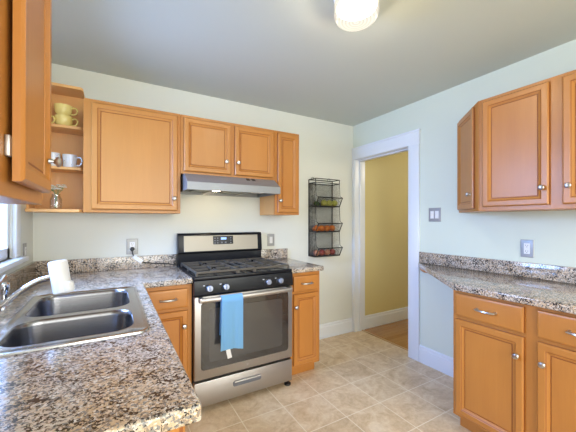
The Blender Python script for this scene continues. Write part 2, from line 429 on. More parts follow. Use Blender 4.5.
def drawer(parent, O, u, n, w, h, haspull=True):
    v = (0, 0, 1); d = link('drawer', face_loops(nb(), O, u, v, n, w, h, DRAWP, (0,)), WOOD, parent, 20); d.data.materials.append(GROOVE_SHADE)
    if haspull: pull(d, Vector(O)+Vector(u)*w/2+Vector(v)*h/2+Vector(n)*.0200, u, n)
    return d

# ---------------- wall cabinets on the back wall (front y = -.315)
YF = -.315
ub = (1, 0, 0); nbk = (0, -1, 0)
def upper_back(name, label, x0, x1, z0, z1, doors, end=None):
    t = thing(name, label, 'cabinet', ((x0+x1)/2, -.16, z0))
    bm = nb(); box(bm, x0, x1, YF, -.001, z0, z1, .0015, 1); link('carcass', bm, WOOD if end is None else WOOD, t)
    for (a, b, c, d, kx, kz) in doors:
        door(t, (a, YF, c), ub, nbk, b-a, d-c, (kx-a, kz-c))
    return t
upper_back('wall_cabinet', 'large single-door honey maple wall cabinet beside the open corner shelves', -2.628, -2.017, 1.352, 2.105, [(-2.584, -2.040, 1.372, 2.083, -2.066, 1.462)])
upper_back('wall_cabinet', 'short two-door maple wall cabinet above the range hood', -2.016, -1.2115, 1.655, 2.105, [(-1.995, -1.622, 1.675, 2.083, -1.665, 1.775), (-1.590, -1.232, 1.675, 2.083, -1.565, 1.775)])
c3 = upper_back('wall_cabinet', 'narrow single-door maple wall cabinet right of the range hood', -1.2105, -.955, 1.352, 2.105, [(-1.188, -.972, 1.372, 2.083, -1.168, 1.478)])
bm = nb(); box(bm, -1.2125, -1.2108, YF+.02, -.002, 1.355, 1.652); link('side_panel', bm, WOODL, c3)['label'] = 'paler unfinished side panel'

# ---------------- open corner shelf unit
SX0, SX1 = -2.9365, -2.640
cs = thing('corner_shelf', 'open light maple corner shelves holding cups, mugs and a vase', 'shelf', (-2.79, -.1, 1.36))
bm = nb(); box(bm, SX0, SX1, -.014, -.001, 1.36, 2.215); link('back_panel', bm, WOODL, cs)
bm = nb(); box(bm, SX0, SX0+.012, -.20, -.0145, 1.36, 2.215); link('side_panel', bm, WOODL, cs)
def shelfboard(z, d, th=.019):
    bm = nb(); prism(bm, [(SX0+.0125, -.0145), (SX0+.0125, -d), (SX1-.012, -d), (SX1, -d+.02), (SX1, -.0145)], 'z', z, z+th, .002, 1)
    link('shelf', bm, WOODL, cs)
shelfboard(1.352, .30, .019); shelfboard(1.642, .19); shelfboard(1.922, .19)
shelfboard(2.196, .19)

# ---------------- wall cabinet on the left wall, door in the foreground
XL = -2.651
lc = thing('wall_cabinet', 'maple wall cabinet hung on the left wall beside the window, nearest to the viewer', 'cabinet', (-2.79, -1.85, 1.347))
bm = nb(); box(bm, -W+.001, XL, -2.25, -1.49, 1.347, 2.115, .0015, 1); link('carcass', bm, WOOD, lc)
dl = link('door', face_loops(nb(), (XL+.010, -1.866, 1.380), (0, 1, 0), (0, 0, 1), (1, 0, 0), .325, .715, DOORP, (8, 9)), WOOD, lc, 20); dl.data.materials.append(GROOVE_SHADE)
knob(dl, (XL+.029, -1.580, 1.472), (1, 0, 0))
for hz in (1.452, 2.02):
    bm = nb(); box(bm, XL+.0005, XL+.0095, -1.880, -1.860, hz-.022, hz+.022, .002); link('hinge', bm, STEEL, lc)

# ---------------- wall cabinets on the right wall
XR = -.315
nr = (-1, 0, 0); ur = (0, -1, 0)
ac = thing('wall_cabinet', 'narrow angled end wall cabinet on the right wall, nearest the doorway', 'cabinet', (-.14, -1.45, 1.366))
A0 = Vector((-.022, -1.275, 0)); A1 = Vector((XR, -1.578, 0))
bm = nb(); prism(bm, [(-.001, -1.275), (-.022, -1.275), (XR, -1.5765), (XR, -1.5845), (-.001, -1.5845)], 'z', 1.366, 2.112, .0015, 1); link('carcass', bm, WOOD, ac)
dv = (A1-A0); L = dv.length; ua = dv.normalized(); na = Vector((ua.y, -ua.x, 0))
if na.x > 0: na = -na
o_ = Vector((-.022, -1.275, 1.386))+ua*.022+na*.0004
door(ac, o_, ua, na, L-.075, .705, (L-.075-.03, .10))
rc = thing('wall_cabinet', 'two-door honey maple wall cabinet over the right counter', 'cabinet', (-.16, -2.0, 1.366))
bm = nb(); box(bm, XR, -.001, -2.41, -1.585, 1.366, 2.112, .0015, 1); link('carcass', bm, WOOD, rc)
door(rc, (XR, -1.612, 1.392), ur, nr, .355, .698, (.328, .098))
door(rc, (XR, -2.026, 1.392), ur, nr, .347, .698, (.030, .098))

# ---------------- base cabinets
def base_right():
    X = -.620
    t = thing('base_cabinet', 'two-door, two-drawer maple base cabinet under the right counter', 'cabinet', (-.31, -2.0, 0))
    bm = nb(); prism(bm, [(-.018, .001), (X+.075, .001), (X+.075, .10), (X, .10), (X, .8745), (-.018, .8745)], 'y', -2.42, -1.590, 0, 1)
    link('carcass', bm, WOOD, t)
    drawer(t, (X, -1.612, .722), ur, nr, .356, .135); drawer(t, (X, -2.024, .722), ur, nr, .346, .135)
    door(t, (X, -1.612, .122), ur, nr, .356, .578, (.330, .478)); door(t, (X, -2.024, .122), ur, nr, .346, .578, (.028, .478))
base_right()
def base_back(label, x0, x1, dx0, dx1, kx):
    Y = -.605
    t = thing('base_cabinet', label, 'cabinet', ((x0+x1)/2, -.3, 0))
    bm = nb(); prism(bm, [(-.018, .001), (Y+.075, .001), (Y+.075, .10), (Y, .10), (Y, .8745), (-.018, .8745)], 'x', x0, x1, .0015, 1)
    link('carcass', bm, WOOD, t)
    drawer(t, (dx0, Y, .722), ub, nbk, dx1-dx0, .125)
    door(t, (dx0, Y, .122), ub, nbk, dx1-dx0, .578, (kx-dx0, .478))
base_back('narrow maple base cabinet right of the range', -1.2225, -.930, -1.196, -.950, -1.180)
base_back('narrow maple base cabinet left of the range, half hidden by the sink counter', -2.318, -1.9955, -2.275, -2.022, -2.050)
def base_left():
    X = -2.335
    t = thing('base_cabinet', 'sink base cabinet under the long left counter', 'cabinet', (-2.62, -1.3, 0))
    bm = nb()
    box(bm, X-.02, X, -2.02, -.62, .10, .8745); box(bm, -W+.018, X-.001, -2.03, -2.01, .001, .8745)
    box(bm, -W+.018, X-.02, -.66, -.64, .001, .8745); box(bm, -W+.018, X-.02, -2.01, -.66, .10, .118)
    box(bm, X-.095, X-.075, -2.01, -.62, .001, .10)
    link('carcass', bm, WOOD, t)
    u, n = (0, 1, 0), (1, 0, 0)
    for y0 in (-2.0, -1.56, -1.12):
        drawer(t, (X, y0, .722), u, n, .40, .125, False); door(t, (X, y0, .122), u, n, .40, .578, (.37, .478))
base_left()

# ---------------- worktops
CZ0, CZ1 = .875, .914
def left_counter():
    t = thing('countertop', 'L-shaped speckled granite worktop around the sink', 'worktop', (-2.6, -1, CZ0))
    xs = [-W+.001, -2.775, -2.375, -2.2954, -1.9945]; ys = [-2.060, -1.535, -.775, -.6355, -.001]
    bm = cells(nb(), xs, ys, CZ0, CZ1, 'z', lambda i, j: (i < 3 or j == 3) and not (i == 1 and j == 1))
    bmesh.ops.dissolve_limit(bm, angle_limit=.01, verts=bm.verts, edges=bm.edges)
    s = link('slab', bm, GRAN, t)
    bv = s.modifiers.new('bevel', 'BEVEL'); bv.width = .007; bv.segments = 3; bv.limit_method = 'ANGLE'; bv.angle_limit = math.radians(60)
    bm = nb(); box(bm, -W+.001, -1.9945, -.020, -.001, CZ1+.0005, 1.014, .003); link('backsplash', bm, GRAN, t)
    bm = nb(); box(bm, -W+.001, -W+.020, -2.06, -.0205, CZ1+.0005, 1.014, .003); link('backsplash', bm, GRAN, t)
left_counter()
def mid_counter():
    t = thing('countertop', 'short granite worktop right of the range', 'worktop', (-1.06, -.3, CZ0))
    bm = nb(); box(bm, -1.2225, -.9047, -.6355, -.001, CZ0, CZ1, .007, 3); link('slab', bm, GRAN, t)
    bm = nb(); box(bm, -1.2225, -.9047, -.020, -.001, CZ1+.0005, 1.014, .003); link('backsplash', bm, GRAN, t)
mid_counter()
def right_counter():
    t = thing('countertop', 'granite worktop with an angled end along the right wall', 'worktop', (-.3, -1.8, CZ0))
    bm = nb(); prism(bm, [(-.001, -.905), (-.035, -.905), (-.655, -1.608), (-.655, -2.45), (-.001, -2.45)], 'z', CZ0, CZ1, .007, 3); link('slab', bm, GRAN, t)
    bm = nb(); box(bm, -.020, -.001, -2.45, -.905, CZ1+.0005, 1.014, .003); link('backsplash', bm, GRAN, t)
    bm = nb(); prism(bm, [(-.001, -.922), (-.03, -.922), (-.125, -1.028), (-.125, -1.10), (-.001, -1.10)], 'z', CZ0-.024, CZ0-.0005); link('wall_cleat', bm, WOOD, t)['label'] = 'wooden strip under the worktop'
right_counter()

# ---------------- sink
def sink():
    t = thing('kitchen_sink', 'stainless steel double bowl sink set into the left worktop', 'sink', (-2.57, -1.15, .70))
    zt = CZ1+.006
    x0, x1, y0, y1 = -2.800, -2.345, -1.562, -.745
    def loops(bm, rects):
        rings = []
        for (a, b, c, d, r, z) in rects:
            rings.append([bm.verts.new((p[0], p[1], z)) for p in rrect(a, b, c, d, r)])
        for A, B in zip(rings, rings[1:]):
            n = len(A)
            for k in range(n): bm.faces.new((A[k], A[(k+1) % n], B[(k+1) % n], B[k]))
        return rings
    bm = nb()
    o = loops(bm, [(x0, x1, y0, y1, .045, CZ1+.0006), (x0+.002, x1-.002, y0+.002, y1-.002, .043, zt), (x0+.010, x1-.010, y0+.010, y1-.010, .036, zt+.002), (x0+.016, x1-.016, y0+.016, y1-.016, .032, zt-.001)])
    bowls = [(-2.765, -2.390, -1.185, -.785), (-2.765, -2.390, -1.512, -1.225)]
    tops = []
    for (a, b, c, d) in bowls:
        tops.append([bm.verts.new((p[0], p[1], zt-.001)) for p in rrect(a, b, c, d, .075)])
    es = []
    for ring in [o[-1]]+tops:
        for k in range(len(ring)):
            v1, v2 = ring[k], ring[(k+1) % len(ring)]
            es.append(bm.edges.get((v1, v2)) or bm.edges.new((v1, v2)))
    bmesh.ops.triangle_fill(bm, use_beauty=True, edges=es)
    # remove faces that filled the bowls
    for f in list(bm.faces):
        c = f.calc_center_median()
        if abs(c.z-(zt-.001)) < 1e-4 and len(f.verts) == 3:
            for (a, b, cc, d) in bowls:
                if a+.03 < c.x < b-.03 and cc+.03 < c.y < d-.03: bm.faces.remove(f); break
    link('rim', bm, STEELS, t, 40)
    for (a, b, c, d) in bowls:
        bm = nb(); R_ = []
        for ins, z, r in ((0, zt-.001, .075), (.004, zt-.006, .072), (.006, zt-.02, .07), (.016, zt-.13, .065), (.024, zt-.155, .058), (.045, zt-.172, .045), (.075, zt-.176, .03)):
            R_.append((a+ins, b-ins, c+ins, d-ins, r, z))
        rr = loops(bm, R_); bm.faces.new(rr[-1])
        link('bowl', bm, STEELB, t, 50)
        bm = lathe(nb(), [(.0, .003), (.018, .003), (.02, .006), (.034, .007), (.042, .004), (.043, .0005), (0, .0005)], ((a+b)/2, (c+d)/2, zt-.176), n=24)
        link('drain', bm, CHROME, t)
sink()

# ---------------- faucet and filter
def faucet():
    t = thing('faucet', 'chrome single-lever kitchen faucet with side sprayer behind the sink', 'faucet', (-2.868, -1.07, CZ1))
    x = -2.868
    bm = nb(); prism(bm, rrect(x-.027, x+.027, -1.22, -.90, .026), 'z', CZ1+.0006, CZ1+.022, .006, 3); link('base_plate', bm, CHROME, t)
    yb = -1.085
    bm = lathe(nb(), [(0, .02), (.027, .02), (.024, .034), (.022, .06), (.023, .068), (.020, .080), (.016, .084), (0, .086)], (x, yb, CZ1)); link('body', bm, CHROME, t)
    sp = curve([(x+.004, yb, .948), (x+.035, yb-.002, .966), (x+.085, yb-.006, 1.010), (x+.135, yb-.009, 1.043), (x+.180, yb-.012, 1.058)], 8)
    bm = tube(nb(), sp, .0115, 14); link('spout', bm, CHROME, t)
    bm = lathe(nb(), [(0, .0865), (.019, .0865), (.021, .095), (.020, .112), (.013, .122), (0, .125)], (x, yb, CZ1)); h = link('handle', bm, CHROME, t)
    lv = curve([(x, yb+.012, CZ1+.112), (x+.004, yb+.05, CZ1+.122), (x+.008, yb+.085, CZ1+.134), (x+.010, yb+.118, CZ1+.146)], 6)
    bm = tube(nb(), lv, [.0085]*(len(lv)-6)+[.009, .0095, .010, .010, .009, .006], 10, rz=.0055); link('lever', bm, CHROME, h)
    bm = lathe(nb(), [(0, .022), (.021, .022), (.020, .034), (.014, .040), (.0125, .060), (.016, .072), (.0195, .092), (.019, .108), (.012, .114), (0, .115)], (x, -.945, CZ1)); link('side_sprayer', bm, CHROME, t)
faucet()
def water_filter():
    t = thing('water_filter', 'white cylindrical water filter hanging on the faucet spout', 'water filter', (-2.650, -1.095, .985))
    c = Vector((-2.643, -1.099, .988)); ax = Vector((-.020, .010, .137)).normalized()
    bm = lathe(nb(), [(0, 0), (.026, 0), (.033, .004), (.0345, .02), (.0345, .05), (.0350, .10), (.0345, .132), (.030, .139), (.0, .141)], c, ax, 28)
    link('housing', bm, WPLAST, t)
    bm = lathe(nb(), [(0, -.004), (.018, -.002), (.0245, .006), (.026, .020), (.0245, .040), (.016, .048), (0, .050)], c+Vector((.020, -.010, .004)), ax, 20)
    link('switch_cap', bm, WPLAST, t)
water_filter()

# ---------------- range
RX, RW = -1.9917, .762
def gas_range():
    x0, x1 = RX, RX+RW; yf = -.657; xm = (x0+x1)/2
    t = thing('gas_range', 'stainless and black gas range with four burners', 'range', (xm, -.33, 0))
    bm = nb(); box(bm, x0, x1, yf+.035, -.012, .045, .895, .003, 1); link('body', bm, BLACKM, t)
    # cooktop
    bm = nb(); box(bm, x0, x1, yf+.004, -.085, .8955, .918, .006, 2); link('cooktop', bm, BLACK, t)
    # control panel
    bm = nb(); prism(bm, [(yf+.034, .790), (yf-.006, .790), (yf-.010, .800), (yf+.002, .893), (yf+.034, .8945)], 'x', x0, x1, .002, 1)
    cp = link('control_panel', bm, BLACK, t)
    nk = Vector((0, -.99, .12))
    for kx in (x0+.098, x0+.212, x0+.540, x0+.642):
        p = Vector((kx, yf-.0035, .838))
        bm = lathe(nb(), [(0, 0), (.028, 0), (.0275, .004), (.023, .006), (.0225, .022), (.0200, .025), (0, .025)], p, nk, 22)
        k = link('knob', bm, BLACKM, t)
        bm = lathe(nb(), [(0, .0253), (.0195, .0253), (.021, .028), (.019, .031), (0, .031)], p, nk, 22)
        v0 = len(bm.verts)
        q = p+nk*.031; box(bm, q.x-.004, q.x+.004, q.y-.008, q.y, q.z-.016, q.z+.016, .002)
        link('knob_face', bm, KNOBM, k)
        bm = nb(); box(bm, kx-.040, kx-.028, yf-.0075, yf-.0045, .858, .862); link('burner_mark', bm, WPLAST, cp)
    # burners and grates
    for bx in (x0+.19, x0+.57):
        for by in (-.24, -.50):
            bm = lathe(nb(), [(0, 0), (.050, 0), (.052, .004), (.040, .008), (.040, .013), (.034, .017), (0, .018)], (bx, by, .9185), n=24)
            link('burner', bm, IRON, t)
    bm = lathe(nb(), [(0, 0), (.035, 0), (.036, .004), (.028, .010), (0, .012)], (xm, -.37, .9185), n=20, sy=2.0); link('burner', bm, IRON, t)
    for gx0, gx1 in ((x0+.022, xm-.072), (xm+.072, x1-.022)):
        bm = nb(); zt = .952; r = .0065
        gy0, gy1 = -.628, -.112; gm = (gy0+gy1)/2; gxm = (gx0+gx1)/2
        def bar(a, b, c, d, w=.006): box(bm, a-(w if a == b else 0), b+(w if a == b else 0), c-(w if c == d else 0), d+(w if c == d else 0), zt-.016, zt, .002, 1)
        bar(gx0, gx0, gy0, gy1); bar(gx1, gx1, gy0, gy1); bar(gx0, gx1, gy0, gy0); bar(gx0, gx1, gy1, gy1); bar(gx0, gx1, gm, gm)
        for by in (-.24, -.50):
            for sx in (-1, 1):
                a, b = (gx0, gxm-.03) if sx < 0 else (gxm+.03, gx1)
                bar(a, b, by, by, .005)
            bar(gxm, gxm, by+.03, by+.125, .005); bar(gxm, gxm, by-.125, by-.03, .005)
        for fx in (gx0, gx1):
            for fy in (gy0, gm, gy1): box(bm, fx-.006, fx+.006, fy-.006, fy+.006, .9185, zt-.01)
        link('grate', bm, IRON, t)
    bm = nb(); zt = .952
    for gx in (xm-.060, xm, xm+.060): box(bm, gx-.005, gx+.005, -.628, -.112, zt-.014, zt, .002, 1)
    for gy in (-.628, -.49, -.25, -.112): box(bm, xm-.065, xm+.065, gy-.006, gy+.006, zt-.016, zt, .002, 1)
    for fx in (xm-.06, xm+.06):
        for fy in (-.628, -.112): box(bm, fx-.006, fx+.006, fy-.006, fy+.006, .9185, zt-.01)
    link('grate', bm, IRON, t)
    # backguard
    bm = nb(); prism(bm, [(-.013, .90), (-.084, .90), (-.070, 1.018), (-.092, 1.026), (-.078, 1.176), (-.066, 1.190), (-.013, 1.190)], 'x', x0, x1, .004, 2)
    bg_ = link('backguard', bm, BLACK, t)
    def onface(bm, xa, xb, za, zb, d0, d1, bev=.001):
        # slanted face from (y=-.092,z=1.026) to (y=-.078,z=1.176)
        f = lambda z: -.092+(z-1.026)*(.014/.15)
        prism(bm, [(f(za)-d0, za), (f(zb)-d0, zb), (f(zb)-d1, zb), (f(za)-d1, za)], 'x', xa, xb, bev, 1); return bm
    link('fascia', onface(nb(), x0+.045, x1-.045, 1.036, 1.168, .0002, .004), FASCIA, bg_)
    link('display_panel', onface(nb(), x0+.293, x0+.475, 1.090, 1.162, .0042, .0065), BLACK, bg_)
    link('clock_display', onface(nb(), x0+.362, x0+.412, 1.130, 1.150, .0067, .0075, 0), DISPLAY, bg_)
    BTN = mat('button_grey', (.16, .165, .19), .5)
    for i in range(3):
        for xx in (x0+.302, x0+.326, x0+.446):
            link('button', onface(nb(), xx, xx+.012, 1.098+i*.021, 1.106+i*.021, .0067, .0073, 0), BTN, bg_)
    for xx in (x0+.362, x0+.396): link('button', onface(nb(), xx, xx+.016, 1.099, 1.112, .0067, .0073, 0), BTN, bg_)
    # oven door
    dz0, dz1 = .226, .784
    bm = nb(); box(bm, x0+.003, x1-.003, yf, yf+.034, dz0, dz1, .004, 2); od = link('oven_door', bm, STEEL, t)
    bm = nb(); prism(bm, rrect(x0+.045, x1-.040, .288, .745, .022), 'y', yf-.0035, yf-.0002, .001, 1); link('window_frame', bm, GLASSD, od)
    bm = nb(); prism(bm, rrect(x0+.100, x1-.095, .335, .700, .02), 'y', yf-.0045, yf-.0037); link('window_glass', bm, GLASSI, od)
    bm = lathe(nb(), [(0, 0), (.009, 0), (.008, .002), (0, .002)], (xm, yf-.0002, .257), (0, -1, 0), 18); link('badge', bm, NICK, od)
    hp = []
    for k in range(25):
        s = -1+2*k/24; hp.append((xm+s*.340, yf-.040-.016*(1-s*s), .768))
    bm = tube(nb(), hp, .010, 12, rz=.0165)
    for s in (-1, 1):
        box(bm, xm+s*.340-.014, xm+s*.340+.014, yf-.046, yf-.0005, .752, .784, .004, 2)
    link('handle', bm, STEEL, od)
    # storage drawer
    bm = nb(); box(bm, x0+.003, x1-.003, yf+.002, yf+.034, .040, .208, .004, 2); sd = link('storage_drawer', bm, STEEL, t)
    bm = nb(); prism(bm, rrect(xm-.108, xm+.108, .122, .158, .010), 'y', yf-.004, yf+.0018, .0015, 1); h = link('handle_recess', bm, mat('recess_grey', (.20, .22, .27), .35, .8), sd)
    bm = nb(); tube(bm, [(xm-.10, yf-.008, .155), (xm+.10, yf-.008, .155)], .006, 10); link('handle_lip', bm, STEEL, h)
    for fx in (x0+.030, x1-.028):
        for fy in (yf+.030, -.08):
            bm = lathe(nb(), [(0, .0005), (.026, .0005), (.026, .014), (.010, .018), (.010, .046), (0, .046)], (fx, fy, 0), n=16); link('foot', bm, BLACKM, t)
    return yf, xm
yf, xm = gas_range()

# ---------------- towel over the oven handle
def towel():
    t = thing('dish_towel', 'blue terry towel folded over the oven door handle', 'towel', (-1.755, yf-.05, .43))
    xa, xb = -1.826, -1.676; hy = yf-.040-.0125; hz = .768; r = .0195
    prof = []
    for k in range(13): prof.append((hy-r-.002, .425+(hz-.425)*k/12))
    for k in range(1, 9):
        a = math.pi*k/9; prof.append((hy-r*math.cos(a)*.78, hz+.003+r*math.sin(a)*1.05))
    for k in range(1, 10): prof.append((hy+r*.78, hz-(hz-.52)*k/9))
    bm = nb(); n = 18; outer = []; inner = []
    for j, (y, z) in enumerate(prof):
        ro, ri = [], []
        for i in range(n+1):
            s = i/n; x = xa+(xb-xa)*s
            fl = max(0, (hz-z)/.35)
            wob = .0035*fl*math.sin(s*11+1)+.002*fl*math.sin(s*23)
            if j > 16: wob = 0
            x += .006*fl*(s-.5)-.004*fl
            zz = z+(.010*math.sin(s*3.5+.3)-.006 if j == 0 else 0)
            ro.append(bm.verts.new((x, y+wob-(.003 if j < 13 else 0), zz))); ri.append(bm.verts.new((x, y+wob+(.004 if j < 13 else (-.0 if j < 21 else -.003)), zz-(.0045 if 13 <= j < 21 else 0))))
        outer.append(ro); inner.append(ri)
    m = len(prof)
    for j in range(m-1):
        for i in range(n):
            bm.faces.new((outer[j][i], outer[j][i+1], outer[j+1][i+1], outer[j+1][i]))
            bm.faces.new((inner[j][i], inner[j+1][i], inner[j+1][i+1], inner[j][i+1]))
        bm.faces.new((outer[j][0], outer[j+1][0], inner[j+1][0], inner[j][0])); bm.faces.new((outer[j][n], inner[j][n], inner[j+1][n], outer[j+1][n]))
    for j in (0, m-1):
        for i in range(n): bm.faces.new((outer[j][i], inner[j][i], inner[j][i+1], outer[j][i+1]))
    link('cloth', bm, TOWEL, t, 60)
    bm = nb(); y = hy-r; pts = [(-1.782, y+.004, .43), (-1.778, y+.002, .40), (-1.770, y-.001, .363)]
    vs = []
    for (x, yy, z) in pts: vs.append([bm.verts.new((x-.014, yy, z)), bm.verts.new((x+.016, yy, z+.004)), bm.verts.new((x+.016, yy+.0012, z+.004)), bm.verts.new((x-.014, yy+.0012, z))])
    for A, B in zip(vs, vs[1:]):
        for k in range(4): bm.faces.new((A[k], A[(k+1) % 4], B[(k+1) % 4], B[k]))
    bm.faces.new(vs[0]); bm.faces.new(vs[-1][::-1])
    link('care_tag', bm, WPLAST, t)['label'] = 'white care tag'
towel()

# ---------------- range hood
def hood():
    x0, x1 = -1.998, -1.238; zt, zb = 1.654, 1.524
    t = thing('range_hood', 'grey under-cabinet range hood above the cooktop', 'range hood', ((x0+x1)/2, -.25, zb))
    yf_ = -.470
    bm = nb()
    prism(bm, [(-.002, zt), (-.345, zt), (-.362, zt-.004), (yf_, zb+.056), (yf_, zb), (yf_+.006, zb), (yf_+.006, zb+.03), (-.02, zb+.03), (-.02, zb), (-.002, zb)], 'x', x0+.004, x1-.004)
    sh = link('shell', bm, HOODM, t, 20)
    for xx in (x0, x1-.004):
        bm = nb(); prism(bm, [(-.002, zt-.001), (-.345, zt-.001), (-.362, zt-.005), (yf_, zb+.055), (yf_, zb), (-.002, zb)], 'x', xx, xx+.004); link('end_cap', bm, HOODM, t, 20)
    FM = mat('filter_mesh', (.30, .30, .27), .5, .7)
    for a, b in ((x0+.10, x0+.22), (x0+.37, x0+.53)):
        bm = nb(); box(bm, a, b, -.42, -.06, zb+.018, zb+.0295, .002, 1); f = link('filter', bm, FM, t)
        bm = nb(); box(bm, b-.012, b, -.44, -.06, zb+.008, zb+.0175, .001, 1); link('filter_rail', bm, STEEL, f)
    bm = nb(); box(bm, x0+.255, x0+.310, -.25, -.205, zb+.020, zb+.0295, .003, 1)
    link('lamp_lens', bm, mat('hood_lamp_glow', (1, 1, 1), .5, emis=(1.0, .78, .48), estr=62), t)['label'] = 'lit hood lamp lens'
    bm = nb(); box(bm, x0+.56, x0+.66, -.40, -.31, zb+.010, zb+.0295, .003, 1); link('control_box', bm, WPLAST, t)
    for xx in (x0+.50, x0+.55):
        f = lambda y: zt-.004+(y+.362)*((zb+.056-zt+.004)/(yf_+.362))
        bm = nb(); prism(bm, [(-.372, f(-.372)+.0003), (-.398, f(-.398)+.0003), (-.399, f(-.398)+.004), (-.373, f(-.372)+.004)], 'x', xx-.014, xx+.014); link('switch', bm, BLACKM, t)
hood()

# ---------------- three-tier wire rack with fruit
RKX0, RKX1 = -.635, -.318
TIERS = [1.452, 1.182, .922]
def rack():
    t = thing('wire_rack', 'black three-tier wire basket rack on the back wall', 'rack', (-.48, -.06, .92))
    x0, x1 = RKX0, RKX1; yb, yd, yl = -.006, -.132, -.184
    bm = nb(); r = .0055
    zt, zr = 1.700, 1.742
    for x in (x0, x1):
        tube(bm, [(x, yb, .92), (x, yb, zr)], r, 6); tube(bm, [(x, yb, zt), (x, yd, zt)], r, 6)
        tube(bm, [(x, yb, zr), (x, yd, zr)], r*.8, 6); tube(bm, [(x, yd, zt), (x, yd, zr)], r*.8, 6)
    for z in (zt, zr, ): tube(bm, [(x0, yb, z), (x1, yb, z)], r, 6); tube(bm, [(x0, yd, z), (x1, yd, z)], r*.8, 6)
    link('top_frame', bm, WIRE, t)
    # hanging loops
    for x in (x0+.05, x1-.05):
        bm = nb(); pts = [(x+.018*math.cos(a), yb, zr+.012+.016*math.sin(a)) for a in [2*math.pi*k/12 for k in range(12)]]
        tube(bm, pts, .0022, 6, closed=True); link('hanging_loop', bm, WIRE, t)
    # back mesh
    bm = nb()
    for i in range(1, 26): x = x0+(x1-x0)*i/26; tube(bm, [(x, yb, .922), (x, yb, zt)], .0014, 4)
    for i in range(1, 64): z = .922+(zt-.922)*i/64; tube(bm, [(x0, yb, z), (x1, yb, z)], .0014, 4)
    link('back_mesh', bm, WIRE, t)
    tops = [zt]+TIERS[:-1]
    for z, zu in zip(TIERS, tops):
        zl = z+.090
        bm = nb()
        tube(bm, [(x0, yb, z), (x0, yd, z), (x1, yd, z), (x1, yb, z)], .0062, 6); tube(bm, [(x0, yb, z), (x1, yb, z)], .0035, 6)
        tube(bm, [(x0, yd, z), (x0, yl, zl), (x1, yl, zl), (x1, yd, z)], .0060, 6)
        for x in (x0, x1): tube(bm, [(x, yd, zu), (x, yd-.010, zl+.02), (x, yl, zl)], .0034, 6)
        b = link('basket', bm, WIRE, t)
        bm = nb()
        for i in range(1, 26): x = x0+(x1-x0)*i/26; tube(bm, [(x, yb, z), (x, yd, z), (x, yl, zl)], .0011, 4)
        for i in range(1, 8): y = yb+(yd-yb)*i/8; tube(bm, [(x0, y, z), (x1, y, z)], .0011, 4)
        for i in range(1, 8): s = i/8; tube(bm, [(x0, yd+(yl-yd)*s, z+(zl-z)*s), (x1, yd+(yl-yd)*s, z+(zl-z)*s)], .0011, 4)
        for x in (x0, x1):
            for i in range(1, 10): y = yb+(yd-yb)*i/10; tube(bm, [(x, y, z), (x, y, zu)], .0011, 4)
            for i in range(1, 20): zz = z+(zu-z)*i/20; tube(bm, [(x, yb, zz), (x, yd, zz)], .0011, 4)
        link('basket_mesh', bm, WIRE, b)
rack()
def fruitmat(name, c1, c2):
    m = mat(name, c1, .38); t = NT(m); t.base(t.ramp(t.noise(t.coord(), 34, 3), [(.36, c1), (.64, c2)])); return m
GAPPLE = fruitmat('green_apple_skin', (.42, .44, .06), (.60, .58, .13))
LIME = fruitmat('lime_skin', (.05, .11, .025), (.09, .17, .035))
ORANGE = fruitmat('orange_skin', (.66, .13, .012), (.80, .27, .035))
RED = fruitmat('red_apple_skin', (.30, .025, .025), (.50, .11, .07))
RUSSET = fruitmat('blush_apple_skin', (.50, .16, .09), (.62, .32, .18))
ORD = ['first', 'second', 'third', 'fourth', 'fifth']
def fruit(name, cat, label, x, y, z, r, m, group, stem=True, sy=1.0):
    prof = []
    for k in range(13):
        a = -math.pi/2+math.pi*k/12; rr = r*math.cos(a); h = r*math.sin(a)*.95
        if k == 12: h = r*.80; rr = 0
        if k == 11: h = r*.90; rr = r*.30
        if k == 0: rr = 0; h = -r*.88
        if k == 1: rr = r*.28; h = -r*.93
        prof.append((rr, h))
    bm = lathe(nb(), prof, (x, y, z+r*.93), (random.uniform(-.2, .2), random.uniform(-.2, .2), 1), 16)
    t = thing(name, label, cat, (x, y, z), group); link('flesh', bm, m, t, 80)
    if stem:
        bm = tube(nb(), [(x, y, z+r*1.68), (x+.002, y-.001, z+r*2.0), (x+.005, y-.002, z+r*2.15)], .0016, 6); link('stem', bm, mat('stem_brown', (.12, .07, .03), .7), t)
g1 = 'green apples in the top basket'; z = TIERS[0]+.005
for i, x in enumerate((-.500, -.428, -.357)):
    fruit('green_apple', 'apple', f'yellow-green apple in the top wire basket, {ORD[i]} of its front row from the left', x, -.094, z, .0355, GAPPLE, g1)
for i, x in enumerate((-.464, -.408, -.352)):
    fruit('green_apple', 'apple', f'yellow-green apple at the back of the top wire basket, {ORD[i]} from the left', x, -.0335, z, .0255, GAPPLE, g1)
for i, (x, y) in enumerate(((-.604, -.095), (-.558, -.055))):
    fruit('lime', 'lime', ('dark green lime at the left end of the top wire basket', 'dark green lime beside the yellow-green apples in the top basket')[i], x, y, z, .026, LIME, 'limes in the top basket', False)
g2 = 'oranges in the middle basket'; z = TIERS[1]+.005
for i, x in enumerate((-.598, -.528, -.458, -.388, -.349)):
    fruit('orange', 'orange', f'{"orange in the front row of the middle wire basket, "+ORD[i]+" from the left" if i < 4 else "small orange at the back right corner of the middle wire basket"}', x, -.093 if i < 4 else -.0345, z, .0345 if i < 4 else .024, ORANGE, g2, False)
for i, x in enumerate((-.580, -.522, -.464, -.407)):
    fruit('orange', 'orange', f'orange in the back row of the middle wire basket, {ORD[i]} from the left', x, -.0335, z, .0255, ORANGE, g2, False)
g3 = 'red apples in the bottom basket'; z = TIERS[2]+.005
for i, x in enumerate((-.597, -.526, -.455, -.384)):
    fruit('red_apple', 'apple', f'{("blush red", "dark red", "blush red", "dark red")[i]} apple in the bottom wire basket, {ORD[i]} of its front row from the left', x, -.093, z, .0345, RUSSET if i % 2 == 0 else RED, g3)
